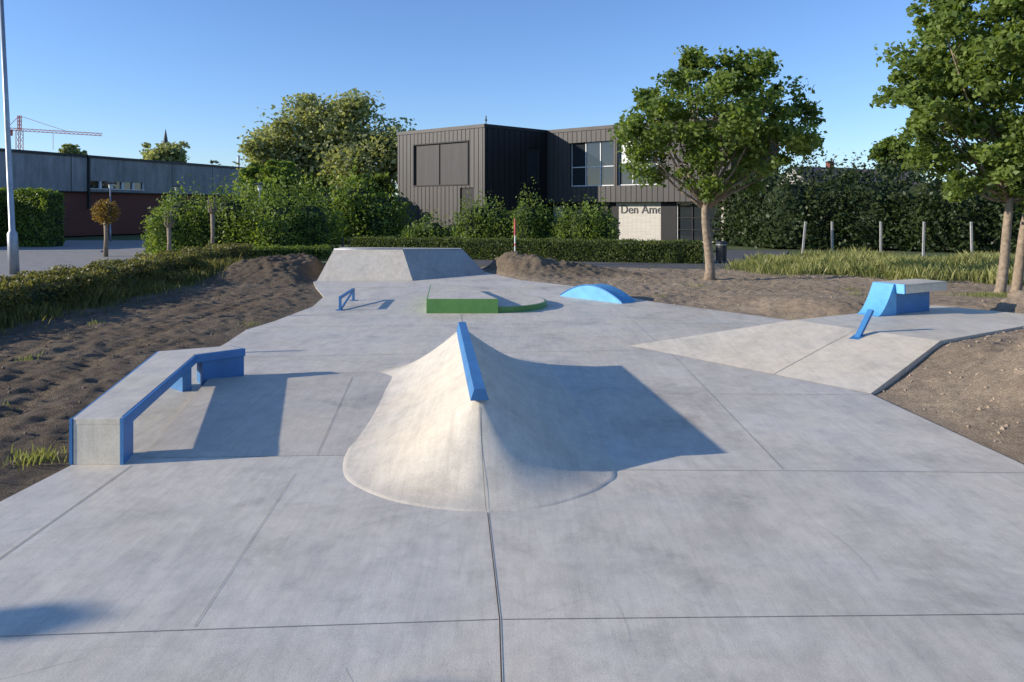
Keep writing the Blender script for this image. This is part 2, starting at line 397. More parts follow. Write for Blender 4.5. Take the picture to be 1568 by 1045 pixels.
# ------------------------------------------------------------------ back bank
mb=MB()
z=1.0
BL=(-6.75,25.55,.004);BM=(-3.45,25.7,.004);BR=(-1.0,28.6,.004)
TL=(-6.62,27.5,z);TM=(-4.08,27.55,z);TR=(-2.05,29.6,.88)
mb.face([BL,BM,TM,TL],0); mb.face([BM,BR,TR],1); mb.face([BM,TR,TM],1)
mb.face([TL,TM,(-6.7,29.0,z)],0); mb.face([TM,TR,(-2.1,30.6,.88)],0); mb.face([TM,(-2.1,30.6,.88),(-6.7,29.0,z)],0)
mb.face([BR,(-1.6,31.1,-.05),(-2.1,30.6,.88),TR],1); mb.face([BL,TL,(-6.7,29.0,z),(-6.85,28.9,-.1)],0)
mb.face([(-6.7,29,z),(-2.1,30.6,.88),(-1.6,31.15,-.1),(-6.85,28.95,-.1)],0)
mb.build('back_bank_ramp',[M_warm,M_bank_shade])
mb=MB(); mb.tube([TL,TM],[.03,.03],8); mb.tube([TM,TR],[.03,.03],8); mb.build('bank_coping',[M_galv],smooth=True)

# ------------------------------------------------------------------ manual pad
def pad():
    e=empty('manual_pad')
    P=[(-2.05,17.7),(-.33,17.7),(-1.33,21.0),(-2.32,21.0)]
    mb=MB(); mb.prism(P,0,.345,0); mb.build('green_side',[M_green],e,bevel=.006)
    mb=MB(); mb.prism([(-2.02,17.72),(-.36,17.72),(-1.35,20.98),(-2.29,20.98)],.30,.352,0); mb.build('deck',[M_block],e)
    low=catmull([(-.33,17.78),(.15,17.9),(.62,18.3),(.88,18.9),(.80,19.6),(.3,20.4),(-.5,21.1),(-1.33,21.3)],5)
    low=low+[(-1.33,20.9)]
    mb=MB(); mb.prism(low,0,.14,0); mb.build('low_green_side',[M_green],e)
    c=(-.4,19.4); ins=[(c[0]+(p[0]-c[0])*.96,c[1]+(p[1]-c[1])*.97) for p in low]
    mb=MB(); mb.prism(ins,.10,.146,0); mb.build('low_deck',[M_block],e)
pad()
def archl():
    a=Vector((1.39,21.25,0)); b=Vector((2.90,19.5,0)); d=b-a
    n=Vector((d.y,-d.x,0)).normalized()
    if n.y<0: n=-n
    mb=MB(); K=24; W=.55
    pr=[]
    for k in range(K+1):
        t=k/K; p=a+d*t; pr.append((p,.03+.37*math.sin(math.pi*t)**.9))
    front=[tuple(p+Vector((0,0,h))) for p,h in pr]; back=[tuple(p+n*W+Vector((0,0,h))) for p,h in pr]
    mb.face([tuple(a)]+front+[tuple(b)],0); mb.face(([tuple(a+n*W)]+back+[tuple(b+n*W)])[::-1],0)
    for k in range(K): mb.face([front[k],front[k+1],back[k+1],back[k]],1)
    mb.face([tuple(a),front[0],back[0],tuple(a+n*W)],0); mb.face([tuple(b),front[-1],back[-1],tuple(b+n*W)],0)
    e=empty('arched_ledge'); mb.build('body',[M_lblue,M_lblue],e)
    mb=MB(); mb.tube([Vector(p) for p in front],[.018]*(K+1),6); mb.build('coping',[M_blue],e)
archl()
mb=MB(); a=(-4.24,18.25);b=(-4.33,20.2)
mb.bar((a[0],a[1],.31),(b[0],b[1],.31),.07,.05)
for p in (a,b): mb.bar((p[0],p[1],0),(p[0],p[1],.30),.06,.06)
mb.bar((a[0]+.02,a[1]+.03,.03),(b[0],b[1],.28),.04,.04)
for p in (a,b): mb.prism([(p[0]-.1,p[1]-.08),(p[0]+.1,p[1]-.08),(p[0]+.1,p[1]+.08),(p[0]-.1,p[1]+.08)],.001,.012)
mb.build('grind_rail',[M_blue])

# ------------------------------------------------------------------ foliage
def foliage_mat(name,dark,lite,trans=.3):
    m,nt,b=mat(name); nt.nodes.remove(b)
    a=N(nt,'ShaderNodeAttribute',attribute_name='tint')
    c=ramp(nt,a.outputs['Fac'],[(0,dark),(1,lite)])
    d=N(nt,'ShaderNodeBsdfPrincipled'); d.inputs['Roughness'].default_value=.5; d.inputs['Specular IOR Level'].default_value=.35
    t=N(nt,'ShaderNodeBsdfTranslucent'); nt.links.new(c,d.inputs['Base Color'])
    c2=mix(nt,c,(1.6,1.6,.7),1,'MULTIPLY'); nt.links.new(c2,t.inputs['Color'])
    x=N(nt,'ShaderNodeMixShader'); x.inputs[0].default_value=trans
    nt.links.new(d.outputs[0],x.inputs[1]); nt.links.new(t.outputs[0],x.inputs[2]); nt.links.new(x.outputs[0],nt.nodes['Material Output'].inputs[0]); return m
F_tree=foliage_mat('maple_leaves',(.10,.15,.035),(.23,.30,.08),.46)
F_plane=foliage_mat('plane_leaves',(.20,.225,.10),(.40,.41,.22),.42)
F_bush=foliage_mat('hornbeam_leaves',(.08,.13,.025),(.24,.31,.07),.43)
F_dark=foliage_mat('dark_leaves',(.020,.036,.011),(.06,.085,.026),.22)
F_hedge=foliage_mat('hedge_leaves',(.06,.088,.02),(.17,.20,.055),.36)
F_olive=foliage_mat('olive_hedge_leaves',(.095,.095,.03),(.26,.235,.08),.38)
F_grass=foliage_mat('grass_blades',(.12,.15,.035),(.37,.36,.15),.38)
F_dry=foliage_mat('reddish_leaves',(.15,.11,.025),(.36,.22,.07),.35)
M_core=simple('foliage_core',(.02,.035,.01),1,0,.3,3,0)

def quadmesh(name,P4,tint,material,parent=None):
    n=len(P4); me=bpy.data.meshes.new(name); me.vertices.add(n*4); me.vertices.foreach_set('co',P4.astype(np.float32).ravel())
    me.loops.add(n*4); me.loops.foreach_set('vertex_index',np.arange(n*4)); me.polygons.add(n)
    me.polygons.foreach_set('loop_start',np.arange(n)*4); me.polygons.foreach_set('loop_total',np.full(n,4)); me.update()
    at=me.attributes.new('tint','FLOAT','FACE'); at.data.foreach_set('value',np.clip(tint,0,1).astype(np.float32))
    me.materials.append(material); ob=bpy.data.objects.new(name,me); COL.objects.link(ob)
    if parent: ob.parent=parent
    return ob
def leaves(name,C,size,tint,material,parent=None,upb=.5):
    n=len(C); nr=rng.normal(size=(n,3)); nr[:,2]=np.abs(nr[:,2])+upb; nr/=np.linalg.norm(nr,axis=1)[:,None]
    t=rng.normal(size=(n,3)); t-=nr*(t*nr).sum(1)[:,None]; t/=np.linalg.norm(t,axis=1)[:,None]; b=np.cross(nr,t)
    s=(size*rng.uniform(.65,1.3,n))[:,None]
    P=np.stack([C-t*s*.5,C+b*s*.33+t*s*.05,C+t*s*.5-nr*s*.1,C-b*s*.33+t*s*.05],1)
    return quadmesh(name,P,tint,material,parent)
def lobe_points(lobes,dens,sub_r=.3):
    Cs=[];T=[]
    for (cx,cy,cz,r) in lobes:
        ns=max(6,int(26*r*r/(sub_r/.3)**2*.6)); ns=min(ns,80)
        d=rng.normal(size=(ns,3)); d/=np.linalg.norm(d,axis=1)[:,None]
        rad=r*rng.uniform(.2,1.12,ns)**.6*rng.uniform(.8,1.12,ns)
        cc=np.array([cx,cy,cz])+d*rad[:,None]*np.array([1,1,.9])
        for c in cc:
            k=int(dens*rng.uniform(.4,1.3)); sr=sub_r*rng.uniform(.6,1.3)*max(r,.6)**.5
            p=c+rng.normal(size=(k,3)).clip(-1.9,1.9)*sr*np.array([.62,.62,.42]); Cs.append(p); T.append(np.clip(rng.uniform(.1,.9)+rng.normal(size=k)*.18,0,1))
    return np.concatenate(Cs),np.concatenate(T)
def tree(name,base,forks,lobes,dens,leaf,fmat,r0=.2,sub_r=.3,bark=M_bark,stems=None,upb=.25):
    e=empty(name); mb=MB()
    stems=stems or [(base,forks,r0)]
    for bs,fk,rr in stems:
        bs=Vector(bs);fk=Vector(fk); pts=[];rad=[]
        for k in range(9):
            t=k/8; p=bs.lerp(fk,t)+Vector((.05*math.sin(t*5+bs.x),.05*math.cos(t*4),0))*(1 if 0<k<8 else 0)
            pts.append(p); rad.append(rr*(1.35 if k==0 else 1.05-.35*t))
        mb.tube(pts,rad,12)
    for i,(cx,cy,cz,r) in enumerate(lobes):
        fk=Vector(stems[i%len(stems)][1]); bs=Vector(stems[i%len(stems)][0]); rr=stems[i%len(stems)][2]
        c=Vector((cx,cy,cz)); start=fk.lerp(bs,random.uniform(0,.12)); L=(c-start).length
        mid=start.lerp(c,.5)+Vector((0,0,-.06*L))
        mb.tube([start,start.lerp(mid,.5)+Vector((0,0,.02*L)),mid,mid.lerp(c,.6),c],[rr*.42,rr*.34,rr*.27,rr*.16,rr*.06],7)
        for _ in range(6):
            d=Vector((random.gauss(0,1),random.gauss(0,1),random.gauss(.3,.8))).normalized()
            s=mid.lerp(c,random.uniform(.1,1)); mb.tube([s,s+d*r*.35+Vector((0,0,.05*r)),s+d*r*.7],[rr*.12,rr*.07,rr*.02],5)
    mb.build('trunk',[bark],e,smooth=True)
    C,T=lobe_points(lobes,dens,sub_r); leaves('crown',C,leaf,T,fmat,e,upb)
    return e
lob=[(7.8,26.4,7.1,1.2),(6.45,26.0,7.0,1.0),(9.0,26.6,6.75,1.1),(5.0,26.0,5.5,1.3),(7.2,25.2,5.5,1.5),(7.6,27.6,5.4,1.6),(9.95,26.4,5.6,.95),(9.3,25.6,4.6,1.05),(4.95,26.5,4.3,1.1),(6.5,25.6,3.7,1.0),(8.2,26.6,3.9,.9),(4.9,26.6,6.5,.65),(10.5,26.3,5.9,.55),(8.6,25.4,5.7,1.0),(6.0,27.3,5.6,1.2),(7.3,26.2,7.8,.6),(8.7,26.2,7.75,.55),(10.6,26.6,5.0,.4),(4.2,26.2,5.3,.6),(6.2,26.2,7.9,.45)]
tree('maple_tree',(7.0,26.2,-.05),(6.85,26.2,2.7),lob,105,.18,F_tree,.17,.31)
def LB(L,d):
    k=d/1132; return [((a-784)*k,d+random.uniform(-1.2,1.2)*c*k*.8,2.5+(320-b)*k,c*k) for a,b,c in L]
lob=LB([(1480,60,70),(1415,110,48),(1440,175,58),(1540,110,85),(1505,215,70),(1570,250,60),(1445,235,40),(1385,150,30),(1520,270,38),(1610,160,90),(1550,10,85),(1465,285,22),(1480,-40,60),(1620,20,90),(1430,60,35),(1660,100,80),(1640,230,60),(1480,140,60),(1560,300,30),(1460,10,50),(1500,100,60),(1400,200,30)],20.)
tree('maple_tree',None,None,lob,125,.17,F_tree,.15,.28,stems=[((13.15,20,-.05),(13.5,20.0,2.9),.13),((13.85,20.4,-.05),(14.3,20.4,3.0),.13)])
lob=LB([(425,225,34),(455,195,38),(505,188,38),(552,190,38),(588,215,32),(425,262,38),(490,245,56),(560,250,54),(598,255,24),(540,172,20),(470,170,20),(405,240,18),(520,215,44),(450,230,40),(575,225,36),(520,280,50),(440,290,40)],75.)
tree('plane_tree',(-19.5,75,0),(-19,75,5),lob,230,.48,F_plane,.35,1.0)
def ptree(name,px,top,w,d,fm,leaf=.4,dens=60,n=9,bark=M_barkd):
    cz=2.5+(320-top)*d/1132; R=w/2*d/1132; X=(px-784)*d/1132
    lob=[]
    for i in range(n):
        a=random.uniform(0,6.28); rr=random.uniform(.2,.75)*R
        lob.append((X+rr*math.cos(a),d+rr*math.sin(a),cz-R*random.uniform(.35,1.3),R*random.uniform(.3,.5)))
    lob.append((X,d,cz-.4*R,.4*R))
    tree(name,(X,d,0),(X,d,max(1.5,cz-1.9*R)),lob,dens,leaf,fm,max(.12,R*.06),max(.3,R*.12),bark)
ptree('deciduous_tree',246,218,80,130,F_plane,.7,50)
ptree('deciduous_tree',112,221,36,150,F_plane,.7,35)
ptree('deciduous_tree',1372,205,95,60,F_tree,.35,90)
ptree('deciduous_tree',1290,262,42,75,F_dark,.35,50)
ptree('deciduous_tree',560,268,110,70,F_bush,.4,110)
ptree('deciduous_tree',640,290,50,75,F_bush,.35,60)
ptree('deciduous_tree',425,243,90,61.5,F_bush,.35,80)

def bush(name,blobs,leaf,dens,fm,core=True):
    e=empty(name); Cs=[];T=[]; mb=MB()
    for (x,y,r,h) in blobs:
        n=int(dens*(r*h*6))
        d=rng.normal(size=(n,3)); d[:,2]=np.abs(d[:,2])*1.0; d/=np.linalg.norm(d,axis=1)[:,None]
        th=np.arctan2(d[:,1],d[:,0]); lump=1+.16*np.sin(th*3+x)+.12*np.sin(th*7+d[:,2]*6+y)+.1*np.sin(d[:,2]*11+x*3)
        R=rng.uniform(.78,1.08,n)*lump
        low=rng.random(n)<.45; z=np.where(low,rng.uniform(0,.75,n),d[:,2]*R); hor=np.where(low,rng.uniform(.85,1.05,n)*lump,1)
        nn=np.hypot(d[:,0],d[:,1])+1e-6
        px=np.where(low,d[:,0]/nn*hor,d[:,0]*R)*r+x; py=np.where(low,d[:,1]/nn*hor,d[:,1]*R)*r+y
        Cs.append(np.stack([px,py,z*h],1)); cl=.5+.45*np.sin(px*2.3+z*4)*np.sin(py*2.1+z*3+1); T.append(cl+rng.normal(size=n)*.2)
        rings=[(0,.68),(.45,.7),(.7,.55),(.84,.28)]
        mb.tube([(x,y,q*h) for q,_ in rings],[w*r for _,w in rings],10)
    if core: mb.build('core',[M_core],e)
    leaves('leaves',np.concatenate(Cs),leaf,np.concatenate(T),fm,e,.1)
    return e
def line_blobs(x0,y0,x1,y1,n,r,h,jit=.2):
    out=[]
    for i in range(n):
        t=(i+.5)/n; out.append((x0+(x1-x0)*t+random.uniform(-jit,jit)*r,y0+(y1-y0)*t+random.uniform(-jit,jit)*r,r*random.uniform(.85,1.2),h*random.uniform(.88,1.12)))
    return out
bush('hornbeam_shrubs',line_blobs(-20,42,-12.8,41,6,1.5,3.2)+line_blobs(-13.5,41,-11.2,42,2,1.5,3.0),.16,140,F_bush)
bush('dark_shrubs',line_blobs(-21,56,-9.5,57,7,2.2,4.4),.28,55,F_bush)
bush('hornbeam_shrub',[(-5.1,47,1.3,1.9),(-6.0,47,1.0,1.6)],.16,140,F_bush)
bush('hornbeam_shrub',[(-2.2,46,1.2,3.1),(-1.0,46,1.1,2.6)],.16,140,F_bush)
bush('hornbeam_shrub',[(.9,45.5,1.2,3.2),(1.9,45.8,1.1,2.7)],.16,140,F_bush)
bush('hornbeam_shrub',[(4.2,44.5,1.2,2.9),(5.3,44.4,1.1,2.6),(3.3,45,.9,2.3)],.16,140,F_bush)
bush('dark_tree_belt',line_blobs(17.5,50,48,40,13,2.4,4.6)+line_blobs(16,53,30,54,6,2,5.0),.26,60,F_dark)
bush('distant_trees',line_blobs(-150,170,170,170,34,6,9.5,.6)+line_blobs(45,104,85,90,8,3.5,6),1.1,3.2,F_dark)
bush('offscreen_shade_shrubs',line_blobs(-22.5,14,-21,23,5,1.4,3.0),.2,60,F_hedge)  # unseen shrub row, added left of frame to throw shadows on the dirt

def hedge(name,line,w,h,leaf,dens,fm,wob=.06,z0=0):
    e=empty(name); mb=MB(); Cs=[];T=[]
    for (a,b) in zip(line[:-1],line[1:]):
        a=np.array(a,float);b=np.array(b,float); L=np.linalg.norm(b-a); d=(b-a)/L; nn=np.array([-d[1],d[0]])
        hw=w/2
        c=[a-nn*(hw-.12),b-nn*(hw-.12),b+nn*(hw-.12),a+nn*(hw-.12)]
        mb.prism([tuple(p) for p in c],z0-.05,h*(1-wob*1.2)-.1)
        area=L*(2*h+w)+2*w*h; n=int(area*dens)
        u=rng.uniform(0,L,n); q=rng.uniform(0,2*h+w,n)
        off=np.where(q<h,-hw,np.where(q<h+w,q-h-hw,hw)); z=np.where(q<h,q,np.where(q<h+w,h,2*h+w-q))
        endm=rng.random(n)<(2*w*h/area); u=np.where(endm,np.where(rng.random(n)<.5,0,L),u); off=np.where(endm,rng.uniform(-hw,hw,n),off); z=np.where(endm,rng.uniform(0,h,n),z)
        bm=wob*(np.sin(u*2.1)+np.sin(u*5.3+z*3)+np.sin(off*7+u*3.1))
        u=u+rng.normal(size=n)*.05; off=off*(1+bm)+rng.normal(size=n)*.045; z=z*(1+bm*.6)+rng.normal(size=n)*.04
        P=a[None]+d[None]*u[:,None]+nn[None]*off[:,None]
        Cs.append(np.column_stack([P,np.maximum(z,.02)+z0])); T.append(.45+.3*np.sin(u*3+z*4)*np.sin(u*1.3+off*5)+rng.normal(size=n)*.22)
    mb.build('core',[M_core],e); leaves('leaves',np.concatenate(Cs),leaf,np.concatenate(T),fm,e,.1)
    return e
hedge('trimmed_hedge',[(8.7,34.1),(.2,36.4),(-8.3,38.9)],.95,.97,.085,520,F_hedge,.03)
hedge('roadside_hedge',[(-12.2,12.5),(-12.0,20),(-12.8,28),(-13.6,36.5)],1.4,.72,.09,560,F_olive,.10)
hedge('low_hedge',[(-13.2,37.2),(-9.4,38.0)],.9,.55,.09,400,F_bush,.05)
hedge('clipped_hornbeam_block',[(-33.4,50.5),(-31.0,50.2)],1.6,3.7,.2,130,F_bush,.03)
hedge('clipped_hornbeam_block',[(-38.2,50.5),(-34.6,50.4)],1.6,3.8,.2,130,F_bush,.03)

def blades(name,P,h,w,tint,fm):
    n=len(P); a=rng.uniform(0,6.28,n); dx=np.cos(a)*w/2; dy=np.sin(a)*w/2; hh=h*rng.uniform(.5,1.25,n)
    lx=rng.normal(size=n)*.25*hh; ly=rng.normal(size=n)*.25*hh; zz=P[:,2]
    b0=np.stack([P[:,0]-dx,P[:,1]-dy,zz],1); b1=np.stack([P[:,0]+dx,P[:,1]+dy,zz],1)
    m1=np.stack([P[:,0]+dx*.6+lx*.4,P[:,1]+dy*.6+ly*.4,zz+hh*.6],1); tp=np.stack([P[:,0]+lx,P[:,1]+ly,zz+hh],1)
    return quadmesh(name,np.stack([b0,b1,m1,tp],1),tint,fm)
def dirtz(x,y):
    i=np.clip(((y+3)/.07).astype(int),0,DH.shape[0]-1); j=np.clip(((x+15)/.07).astype(int),0,DH.shape[1]-1); return DH[i,j],DG[i,j]
n=42000; x=rng.uniform(8.5,24,n); y=rng.uniform(20,38,n); z,g=dirtz(x,y)
ok=(y>(29.8-.757*(x-9.2))-.2+.8*np.sin(x*1.7)+rng.normal(size=n)*.5)&((x-9.5)*1.9>(y-30.5)-1.5+0*x); x=x[ok];y=y[ok]; z,g=dirtz(x,y); z=np.where(y>33,-.1,z)
cl=vn(x*.8,y*.8,40)+.5
blades('tall_grass',np.column_stack([x,y,z]),.42*(.35+1.2*cl),.022,cl*.7+rng.normal(size=len(x))*.25+.15,F_grass)
n=20000; x=rng.normal(-11.3,.5,n); y=rng.uniform(8,37,n); x=x-(y-20).clip(0)*.05; z,g=dirtz(x,y)
blades('verge_grass',np.column_stack([x,y,z]),.30*(.4+1.2*(vn(x*1.2,y*1.2,50)+.5)),.018,rng.uniform(0,.7,n),F_olive)
pts=[]
for cx,cy,k_,r in ((-4.75,7.35,200,.13),(-5.1,6.9,60,.14),(-8.0,12.2,50,.1),(9.1,19.6,60,.15),(8.5,17.5,30,.08),(-9,16,30,.08),(4.2,21,30,.08),(12.4,19.3,500,.35),(13.0,19.6,500,.3),(6,24,60,.15),(10.5,23,70,.2),(-5.6,15.9,40,.12),(-6.4,9.0,40,.12),(-7.4,10.2,30,.1)):
    pts.append(np.column_stack([rng.normal(cx,r,k_),rng.normal(cy,r,k_)]))
pts=np.concatenate(pts); z,g=dirtz(pts[:,0],pts[:,1]); sdp=sdist(pts[:,0],pts[:,1],FOOT); ok=sdp>.03
blades('weeds',np.column_stack([pts,z])[ok],.10,.012,rng.uniform(.1,.8,ok.sum()),F_grass)
def stones():
    mb=MB()
    xs=np.concatenate([rng.uniform(-11,-4.2,1500),rng.uniform(5.0,11,2200),rng.uniform(1,14,700)]); ys=np.concatenate([rng.uniform(5,26,1500),rng.uniform(4,13,2200),rng.uniform(14,29,700)])
    zz,_=dirtz(xs,ys); sdp=sdist(xs,ys,FOOT)
    for x,y,z,s in zip(xs,ys,zz,sdp):
        if s<.05: continue
        r=random.choice([.01,.012,.015,.02,.03])*random.uniform(.6,1.2)
        i=len(mb.v); mi=0 if x>0 else 1
        vs=[(1,0,0),(-1,0,0),(0,1,0),(0,-1,0),(0,0,.8),(0,0,-.8)]
        for v in vs: q=[c*r*random.uniform(.7,1.4) for c in v]; mb.v.append((x+q[0]+random.uniform(-.3,.3)*r,y+q[1],z+q[2]+r*.2))
        for f in ((0,2,4),(2,1,4),(1,3,4),(3,0,4),(2,0,5),(1,2,5),(3,1,5),(0,3,5)): mb.f.append(tuple(i+k for k in f)); mb.m.append(mi)
    mb.build('soil_clods',[simple('clod',(.35,.27,.19),1,0,.3,15,.4),simple('dark_clod',(.19,.145,.10),1,0,.35,15,.4)])
stones()

# ------------------------------------------------------------------ paths and roads
mb=MB(); mb.prism([(-4,33.9),(.2,32.7),(9.6,30.5),(11.5,32.2),(16.5,44),(12.5,45),(9.9,36.5),(8.6,33.55),(.2,35.8),(-4,37)],-.1,.01); mb.build('asphalt_path',[M_asph])
mb=MB(); mb.prism([(-60,20),(-15.2,20),(-14.5,39.5),(-22.5,44.5),(-24,60),(-60,60)],-.11,-.05,0); mb.build('parking_road',[M_pave])
mb=MB(); mb.prism([(-60,43.5),(-24.2,43.5),(-24.2,43.8),(-60,43.8)],-.1,.05); mb.prism([(-15.0,30),(-14.85,30),(-14.85,38),(-15.0,38)],-.1,.05); mb.build('kerb',[M_post])

# ------------------------------------------------------------------ poles, lamps
def tall_pole():
    e=empty('tall_lamp_post'); mb=MB(); b=Vector((-19.45,28.9,-.1)); t=Vector((-20.0,28.9,11.6))
    pts=[b,b.lerp(t,.14),b.lerp(t,.15),b.lerp(t,.5),t]; mb.tube(pts,[.19,.18,.11,.095,.07],14); mb.tube([t,t+Vector((.2,-.1,.25)),t+Vector((1.2,-.3,.4))],[.06,.05,.04],8)
    mb.build('pole',[M_galv],e,smooth=True)
    mb=MB(); mb.bar((t.x+1.1,t.y-.3,t.z+.4),(t.x+1.9,t.y-.45,t.z+.42),.3,.12); mb.build('luminaire',[M_dark],e,bevel=.03)
tall_pole()
def lamp(x,y,h,name='street_lamp',s=1,hd=1):
    e=empty(name); mb=MB(); mb.tube([(x,y,-.1),(x,y,.9),(x,y,.92),(x,y,h-.5)],[.075*s,.07*s,.05*s,.045*s],10)
    mb.build('pole',[M_galv],e,smooth=True)
    mb=MB(); mb.tube([(x,y,h-.5),(x,y,h-.45),(x,y,h-.12)],[.09*s,.11*s,.16*s],12); mb.build('lantern_glass',[M_white],e)
    mb=MB(); mb.tube([(x,y,h-.12),(x,y,h-.09),(x,y,h)],[.4*hd,.42*hd,.1*hd],16); mb.build('lantern_hood',[M_dark],e)
lamp(-15.35,45,4.1); lamp(-31.5,58,4.6); lamp(-29.5,65,4.6)
lamp(-16.85,1.98,4.45,s=1.3,hd=.5); lamp(-14.5,1.22,4.45,s=1.0,hd=.42)  # added lamps out of frame, put in to cast shadow blobs on the near floor
for x,y in ((-11.0,11.75),(-11.9,16.1)):
    mb=MB(); mb.tube([(x,y,-.1),(x,y,2.2),(x,y,2.28)],[.045,.04,.02],8); mb.build('timber_stake',[M_bark])
e=empty('marker_post'); mb=MB(); mb.tube([(.13,32.0,0),(.13,32.0,1.9)],[.03,.03],8); mb.build('post',[M_white],e)
mb=MB(); mb.tube([(.13,32,1.35),(.13,32,2.05)],[.045,.045],8); mb.tube([(.13,32,.9),(.13,32,1.0)],[.036,.036],8); mb.build('red_band',[M_red],e)
e=empty('litter_bin'); mb=MB(); mb.tube([(9.62,34,.1),(9.62,34,.85)],[.23,.25],14); mb.tube([(9.62,34,.88),(9.62,34,.98),(9.62,34,1.02)],[.27,.27,.15],14); mb.bar((9.62,34.2,-.1),(9.62,34.2,.9),.08,.08); mb.build('body',[M_dark],e)
mb=MB(); mb.tube([(9.62,34,.84),(9.62,34,.885)],[.258,.258],14); mb.build('band',[M_galv],e)
for x,y in ((-8.8,40),(-9.3,40.6)):
    mb=MB(); mb.tube([(x,y,0),(x,y,.9),(x,y,.95)],[.06,.06,.03],10); mb.build('bollard',[M_dark])
e=empty('wire_fence'); mb=MB(); PS=[]
for x,y,ln in ((14.9,38,.18),(16.6,38.3,-.03),(18.9,37.9,0),(20.9,37.6,.05),(23.2,37.3,-.04),(25.5,37,0),(28,36.6,.02)):
    t=(x+ln,y,1.85); mb.bar((x,y,-.1),t,.09,.09); PS.append(t)
mb.build('posts',[M_post],e); mb=MB()
for a,b in zip(PS[:-1],PS[1:]):
    for zz in (.5,1.1,1.75): mb.bar((a[0],a[1]-.07,zz),(b[0],b[1]-.07,zz),.004,.004)
mb.build('wires',[M_dark],e)
def pollard(x,y,h,r,leafy):
    e=empty('pollarded_tree'); mb=MB(); mb.tube([(x,y,-.1),(x+.03,y,h*.5),(x,y,h)],[.13,.10,.11],9)
    for i in range(9):
        a=i*.7; mb.tube([(x,y,h-.1),(x+.2*math.cos(a),y+.2*math.sin(a),h+.15),(x+r*.6*math.cos(a),y+r*.6*math.sin(a),h+.4+.2*(i%3))],[.07,.05,.02],6)
    mb.build('trunk',[M_bark],e,smooth=True)
    if leafy:
        n=leafy; d=rng.normal(size=(n,3)); d/=np.linalg.norm(d,axis=1)[:,None]; C=np.array([x,y,h+.35])+d*r*rng.uniform(.5,1.05,n)[:,None]
        leaves('crown',C,.14,rng.random(n),F_dry if leafy>700 else F_bush,e)
pollard(-21.7,39.5,2.0,.68,1400); pollard(-17.4,37.5,1.6,.3,150); pollard(-15.6,38.5,2.3,.3,120)

# ------------------------------------------------------------------ buildings
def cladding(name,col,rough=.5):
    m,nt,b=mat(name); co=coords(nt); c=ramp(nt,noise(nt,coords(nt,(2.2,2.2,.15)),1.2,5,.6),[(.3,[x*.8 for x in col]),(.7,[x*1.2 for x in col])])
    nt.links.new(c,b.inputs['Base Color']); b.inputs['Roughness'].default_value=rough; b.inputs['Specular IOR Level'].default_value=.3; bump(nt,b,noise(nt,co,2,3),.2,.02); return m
M_clad=cladding('zinc_cladding',(.063,.056,.052)); M_clad2=cladding('shutter_panel',(.052,.049,.048),.6); M_cladk=cladding('black_trim_shaded_cladding',(.012,.0115,.013),.6)  # black one serves trim and paints in shade on walls facing right
def glassmat():
    m,nt,b=mat('window_glass'); b.inputs['Base Color'].default_value=(.025,.03,.035,1); b.inputs['Roughness'].default_value=.04; b.inputs['Specular IOR Level'].default_value=.7; b.inputs['IOR'].default_value=1.55
    co=coords(nt); bump(nt,b,noise(nt,co,.6,2),.05,.02); return m
M_glass=glassmat()
def brickmat(name,c1,c2,mo,sc=4.):
    m,nt,b=mat(name); br=N(nt,'ShaderNodeTexBrick'); br.inputs['Scale'].default_value=sc; br.inputs['Color1'].default_value=(*c1,1); br.inputs['Color2'].default_value=(*c2,1); br.inputs['Mortar'].default_value=(*mo,1); br.inputs['Mortar Size'].default_value=.015
    g=N(nt,'ShaderNodeNewGeometry'); sx=N(nt,'ShaderNodeSeparateXYZ'); cx=N(nt,'ShaderNodeCombineXYZ'); nt.links.new(g.outputs['Position'],sx.inputs[0])
    ad=N(nt,'ShaderNodeMath',operation='ADD'); nt.links.new(sx.outputs[0],ad.inputs[0]); nt.links.new(sx.outputs[1],ad.inputs[1]); nt.links.new(ad.outputs[0],cx.inputs[0]); nt.links.new(sx.outputs[2],cx.inputs[1])
    nt.links.new(cx.outputs[0],br.inputs['Vector']); nt.links.new(br.outputs['Color'],b.inputs['Base Color']); b.inputs['Roughness'].default_value=.9; return m
M_wbrick=brickmat('white_brick',(.50,.46,.40),(.58,.54,.47),(.40,.37,.33)); M_rbrick=brickmat('red_brick',(.17,.05,.035),(.20,.06,.04),(.14,.10,.08))

